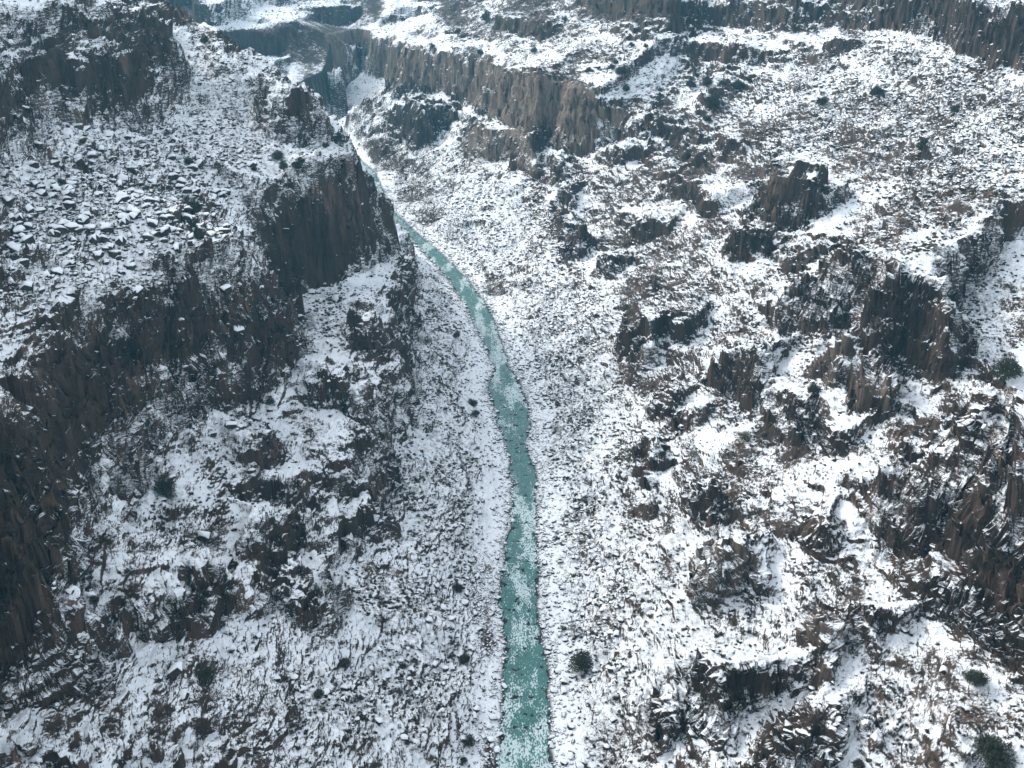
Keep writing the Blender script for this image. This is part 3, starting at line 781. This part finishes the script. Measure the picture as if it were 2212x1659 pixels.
# ------------------------------------------------------------------ scrub
def twig_mat(name, a, b):
    t = NT(name); oi = t.n('ShaderNodeObjectInfo')
    t.l(t.mix(t.ramp(t.noise(t.pos(), .35, 2.), .35, .65), a, b), t.b.inputs['Base Color']); t.b.inputs['Roughness'].default_value = .9
    return t.m
M_TWIG = twig_mat('sage_twigs', (.040, .037, .030), (.085, .075, .055))
M_TAN = twig_mat('tan_rabbitbrush', (.16, .125, .085), (.10, .085, .06))
def shrub_shape(seed, n=70):
    r = np.random.default_rng(seed); V = []; T = []
    for k in range(n):
        az = r.uniform(0, 6.283); el = r.uniform(.25, 1.4); L = r.uniform(.55, 1.) * (1.0 if el < .8 else .85)
        b = np.array([r.normal(0, .16), r.normal(0, .16), -.08]); d = np.array([math.cos(az) * math.cos(el), math.sin(az) * math.cos(el), math.sin(el)])
        sidev = np.cross(d, r.normal(size=3)); sidev /= np.linalg.norm(sidev); w = r.uniform(.05, .10)
        m = b + d * L * .5 + r.normal(0, .05, 3); e = b + d * L
        i = len(V); V += [b, m + sidev * w, m - sidev * w, e]; T += [(i, i + 1, i + 2), (i + 1, i + 3, i + 2)]
    return np.array(V), np.array(T)
SHR = [shrub_shape(500 + k) for k in range(5)]
def tri_mesh(name, V, T, mat):
    me = bpy.data.meshes.new(name); me.from_pydata(V.tolist(), [], T.tolist()); me.materials.append(mat); return me
SHR_ME = [tri_mesh('sage_shrub', v, t, M_TWIG) for v, t in SHR]; TAN_ME = [tri_mesh('tan_shrub', v, t, M_TAN) for v, t in SHR]
def shrubs():
    rng = np.random.default_rng(33)
    flat = sstep(.45, .7, N[..., 2]) * (d_edge > 4) * UVLIM
    clump = np.clip(.5 + 1.5 * n2(PX / 11, PY / 11 + 60), .05, 1.3)
    p, i, j = sample((brush * .9 + .13) * flat * clump, 20000, rng)
    size = .55 + .45 * rng.uniform(0, 1, len(p)) ** 2 + .7 * (rng.uniform(0, 1, len(p)) > .95)
    u = PU[i, j]
    tan_ = ((u > 880) & (u < 1420) & (rng.uniform(0, 1, len(p)) < .55)) | ((u > 430) & (u < 700) & (PV[i, j] < 480) & (rng.uniform(0, 1, len(p)) < .4)) | ((u > 1800) & (PV[i, j] < 560) & (rng.uniform(0, 1, len(p)) < .3))
    app = size / PD[i, j] * np.where(SEEN[i, j], 1, .01); order = np.argsort(-app)
    top = order[:280]; rest = order[280:]
    merged('scrub', many(SHR, p[rest][~tan_[rest]], size[rest][~tan_[rest]], rng, sink=0), M_TWIG, 'grey-brown leafless scrub scattered over the snowy slopes', 'scrub')
    merged('dry_brush', many(SHR, p[rest][tan_[rest]], size[rest][tan_[rest]], rng, sink=0), M_TAN, 'tan dry brush on both slopes near the river and high on the sides', 'brush')
    for k in top:
        t_ = tan_[k]; q = p[k]; sd_ = side(q)
        o = bpy.data.objects.new('shrub', (TAN_ME if t_ else SHR_ME)[rng.integers(0, 5)]); COL.objects.link(o)
        o.location = q; o.scale = [size[k]] * 3; o.rotation_euler = (0, 0, rng.uniform(0, 6.28))
        v = PV[i[k], j[k]]
        col_ = 'tan dry shrub' if t_ else 'small dark leafless shrub'
        wh = ('near the river on its %s side' % sd_) if d_at(q) < 30 else ('on the %s slope of snow and crags' % ('left' if sd_ == 'left' else 'right'))
        tag(o, '%s poking through snow %s' % (col_, wh), 'shrub', '%ss %s' % (col_, wh))
shrubs()

# ------------------------------------------------------------------ junipers
def leaf_mat(name, a, b):
    t = NT(name); t.l(t.mix(t.ramp(t.noise(t.pos(), 1.3, 3.), .35, .65), a, b), t.b.inputs['Base Color']); t.b.inputs['Roughness'].default_value = .9
    return t.m
M_LEAF = leaf_mat('juniper_needles', (.022, .026, .016), (.050, .054, .034))
M_OLIVE = leaf_mat('olive_leaves', (.075, .075, .040), (.12, .11, .065))
M_BARK = leaf_mat('juniper_bark', (.07, .055, .04), (.11, .09, .07))
def crown_mesh(seed, mat, tall=1.0, open_=0.):
    r = np.random.default_rng(seed); V = []; T = []
    lobes = [(np.array([0, 0, .75 * tall]), .62)] + [(np.array([math.cos(a) * .48, math.sin(a) * .48, r.uniform(.4, 1.0) * tall]), r.uniform(.30, .48)) for a in np.arange(0, 6.28, .8) + r.uniform(0, .5)]
    lobes += [(np.array([r.normal(0, .15), r.normal(0, .15), 1.25 * tall]), .32)]
    for c, rad in lobes:
        n = int(420 * (rad / .45) ** 2 * (1 - open_))
        for k in range(n):
            d = r.normal(size=3); d /= np.linalg.norm(d); q = c + d * rad * r.uniform(.35, 1.08) * np.array([1, 1, .95])
            if q[2] < .08: continue
            w = r.uniform(.035, .085); a = r.normal(size=3); a /= np.linalg.norm(a); b = np.cross(a, d + 1e-3); b /= np.linalg.norm(b) + 1e-9
            i = len(V); V += [q - b * w * .5, q + b * w * .5, q + (a * .5 + d) * w * 1.5]; T += [(i, i + 1, i + 2)]
    return tri_mesh('crown', np.array(V), np.array(T), mat)
def trunk_mesh(seed):
    r = random.Random(seed); bm = bmesh.new()
    def limb(a, b, r0, r1, n=6):
        a, b = Vector(a), Vector(b); d = (b - a).normalized(); x = d.orthogonal().normalized(); y = d.cross(x); rings = []
        for p, rr in ((a, r0), (a.lerp(b, .5) + Vector((r.uniform(-.03, .03), r.uniform(-.03, .03), 0)), (r0 + r1) / 2), (b, r1)):
            rings.append([bm.verts.new(p + (x * math.cos(t) + y * math.sin(t)) * rr) for t in [6.283 * k / n for k in range(n)]])
        for q0, q1 in zip(rings, rings[1:]):
            for k in range(n): bm.faces.new((q0[k], q0[(k + 1) % n], q1[(k + 1) % n], q1[k]))
    limb((0, 0, -.15), (.03, .02, .55), .10, .07); limb((.03, .02, .5), (-.05, .04, 1.1), .065, .02)
    for k in range(5):
        t = k * 1.3 + r.random(); limb((.02, .02, .25 + .08 * k), (math.cos(t) * .5, math.sin(t) * .5, .55 + .12 * k), .045, .012)
    me = bpy.data.meshes.new('trunk'); bm.to_mesh(me); bm.free(); me.materials.append(M_BARK); return me
CROWNS = [crown_mesh(700 + k, M_LEAF) for k in range(4)]; TALL = [crown_mesh(720 + k, M_LEAF, 1.55) for k in range(2)]
OPEN = [crown_mesh(740, M_LEAF, 1.1, .8)]; OLIVE = [crown_mesh(760 + k, M_OLIVE, .8, .55) for k in range(2)]
TRUNKS = [trunk_mesh(k) for k in range(3)]
# (u, v, radius in the photo, kind, label)
TREES = [
 (1253,1442,26,'c','single round dark juniper on the white right bank near the river'),
 (2140,1650,42,'c','large dark bush near the bottom right corner in blue-shaded snow'),
 (2168,818,32,'c','broad dark juniper at the right edge beside the wide dark cliff'),
 (1761,850,17,'c','dark juniper on the snowy shelf left of the brown-faced cliff step'),
 (1612,946,18,'o','olive bush on snow among dark ribs of the middle right slope'),
 (1494,982,12,'o','small olive bush near the left edge of the dark right-hand ribs'),
 (1582,1345,14,'o','yellow-olive bush at the foot of the streaked outcrop'),
 (1492,186,13,'c','leftmost juniper of the row above the right shoulder'),
 (1528,184,14,'c','second juniper from the left in the row above the right shoulder'),
 (1556,182,9,'c','slim small juniper in the middle of the row above the right shoulder'),
 (1595,188,16,'c','largest dark juniper at the right end of the row above the right shoulder'),
 (1618,176,8,'c','little juniper touching the right end of the upper row'),
 (1536,238,19,'t','tall shaggy conifer standing below the juniper row on the right shoulder'),
 (1527,258,11,'c','low bush directly under the tall shaggy conifer'),
 (2060,243,13,'c','lone dark bush on the stony slope under the top right crag'),
 (1772,226,15,'c','dark low bush beside the brown grass streak on the upper right scree'),
 (1889,205,17,'c','dark spreading bush in the middle of the upper right scree'),
 (1990,320,17,'c','group-topped dark bush on the far right boulder slope'),
 (1346,162,17,'c','widest juniper of the cluster above the right end of the long brown cliff'),
 (1272,155,9,'c','round juniper at the left of the cluster above the long brown cliff'),
 (1318,148,9,'c','small juniper touching the left of the widest one above the long brown cliff'),
 (1289,147,6,'c','tiny juniper between two larger ones above the long brown cliff'),
 (1328,135,7,'c','tiny juniper just above the cluster over the long brown cliff'),
 (1353,194,10,'c','dark juniper below the cluster at the brink of the long brown cliff'),
 (993,74,8,'t','narrow tall conifer on the far spur above the brown cliff'),
 (1048,48,13,'t','large dark conifer near the top centre against the snowy slope'),
 (1033,118,9,'c','dark bush at the brink of the long brown cliff, near its middle'),
 (1151,109,8,'c','small juniper on the open snow below the top centre outcrop'),
 (1362,98,7,'c','small round juniper on the smooth snow below the top right band'),
 (1400,100,6,'c','tiny juniper right of the smooth snow cone under the top band'),
 (1455,118,6,'c','tiny juniper under the right half of the top band'),
 (870,45,6,'t','small far conifer on the snowy nose above the hazy gorge'),
 (936,100,6,'c','small far bush on the snowy spur over the grey cliff'),
 (611,372,12,'t','pointed conifer at the left of the group on the promontory top'),
 (642,368,13,'c','round juniper in the middle of the group on the promontory top'),
 (601,342,15,'c','dark spreading juniper behind the pointed conifer on the promontory'),
 (650,352,10,'c','small juniper at the back right of the promontory group'),
 (729,304,12,'c','low dark bush on the farthest edge of the promontory top'),
 (700,318,8,'c','small dark bush at the foot of the small cliff on the promontory'),
 (408,350,12,'c','lone dark juniper in the middle of the left talus slope'),
 (551,368,8,'c','little juniper on the brushy slope left of the promontory'),
 (441,92,10,'c','dark bush beside the upper left cliff on the skyline slope'),
 (420,466,18,'c','brown-black clump of bushes above the boulder field edge'),
 (428,516,14,'c','dark bush below the brown-black clump by the boulder field'),
 (133,396,11,'c','dark bush among big boulders in the left boulder field'),
 (366,1072,23,'c','large dark bush on the snow under the great left cliff'),
 (322,995,13,'c','dark bush close under the foot of the great left cliff'),
 (585,868,12,'c','dark bush on the snow tongue below the cliff brink'),
 (447,1470,22,'c','dark rounded bush left of the clean lower left brush slope'),
 (208,1306,13,'c','dark bush beside the little cluster of square boulders'),
 (692,1505,14,'c','dark bush in the middle of the lower left brush slope'),
 (1003,1428,15,'c','dark bush near the left bank of the river low in the view'),
 (1015,1605,16,'c','round dark bush near the bottom of the left bank'),
 (1005,1643,9,'c','small dark bush just below the round one on the left bank'),
 (993,1272,13,'c','dark low bush on the stony left bank flat'),
 (1238,1362,15,'p','thin open-branched shrub tree just above the round right bank juniper'),
 (751,1440,15,'c','dark bush at the left of the brush slope below the crags'),
 (1025,874,12,'c','dark juniper on the left bank beside the calm pool'),
 (1030,896,10,'c','second dark juniper right below the one beside the calm pool'),
 (991,726,9,'c','dark bush above the rapids on the left bank brush'),
 (1200,930,11,'p','thin bare sapling on the right bank slope opposite the pool'),
 (1427,985,11,'c','bush on top of the small black outcrop right of the river'),
 (1393,888,10,'p','sparse bush between two outcrops right of the river'),
 (2108,1476,24,'c','wide dark bush under the lower edge of the right cliff step'),
 (1850,1660,16,'c','dark bush at the bottom edge of the right slope'),
]
rt = np.random.default_rng(77)
for (u, v, r, kd, lab) in TREES:
    q = ground_at(u, v, 5)
    if q is None: continue
    d = q[1] * CT + (CAM_H - q[2]) * ST; R_ = r / F * d / (.82 if r > 20 else .95)
    o = bpy.data.objects.new('juniper_tree' if kd in 'ct' else 'bush', None); COL.objects.link(o); o.empty_display_size = .5
    o.location = (q[0], q[1], q[2] - .05); o.rotation_euler = (0, 0, rt.uniform(0, 6.28)); o.scale = (R_, R_, R_ * rt.uniform(.85, 1.1))
    tag(o, lab, 'juniper' if kd in 'ct' else 'bush')
    me = {'c': CROWNS, 't': TALL, 'o': OLIVE, 'p': OPEN}[kd]
    c = bpy.data.objects.new('crown', me[rt.integers(0, len(me))]); COL.objects.link(c); c.parent = o
    k = bpy.data.objects.new('trunk', TRUNKS[rt.integers(0, 3)]); COL.objects.link(k); k.parent = o

# ------------------------------------------------------------------ haze
def make_haze():
    me = bpy.data.meshes.new('haze'); x, y0, y1, z0, z1 = 2400, -60, 2400, -5, 420
    x = 2300
    v = [(a, b, c) for a in (-x, x) for b in (y0, y1) for c in (z0, z1)]
    me.from_pydata(v, [], [(0, 1, 3, 2), (4, 6, 7, 5), (0, 4, 5, 1), (2, 3, 7, 6), (0, 2, 6, 4), (1, 5, 7, 3)])
    o = bpy.data.objects.new('haze', me); COL.objects.link(o); tag(o, 'thin blue winter haze filling the canyon', 'haze', kind='stuff')
    m = bpy.data.materials.new('winter_haze'); m.use_nodes = True; nt = m.node_tree; nt.nodes.clear()
    out = nt.nodes.new('ShaderNodeOutputMaterial'); pv = nt.nodes.new('ShaderNodeVolumePrincipled')
    pv.inputs['Color'].default_value = (.22, .70, 1., 1); pv.inputs['Density'].default_value = .00013; pv.inputs['Anisotropy'].default_value = .2
    nt.links.new(pv.outputs[0], out.inputs['Volume']); me.materials.append(m)
make_haze()
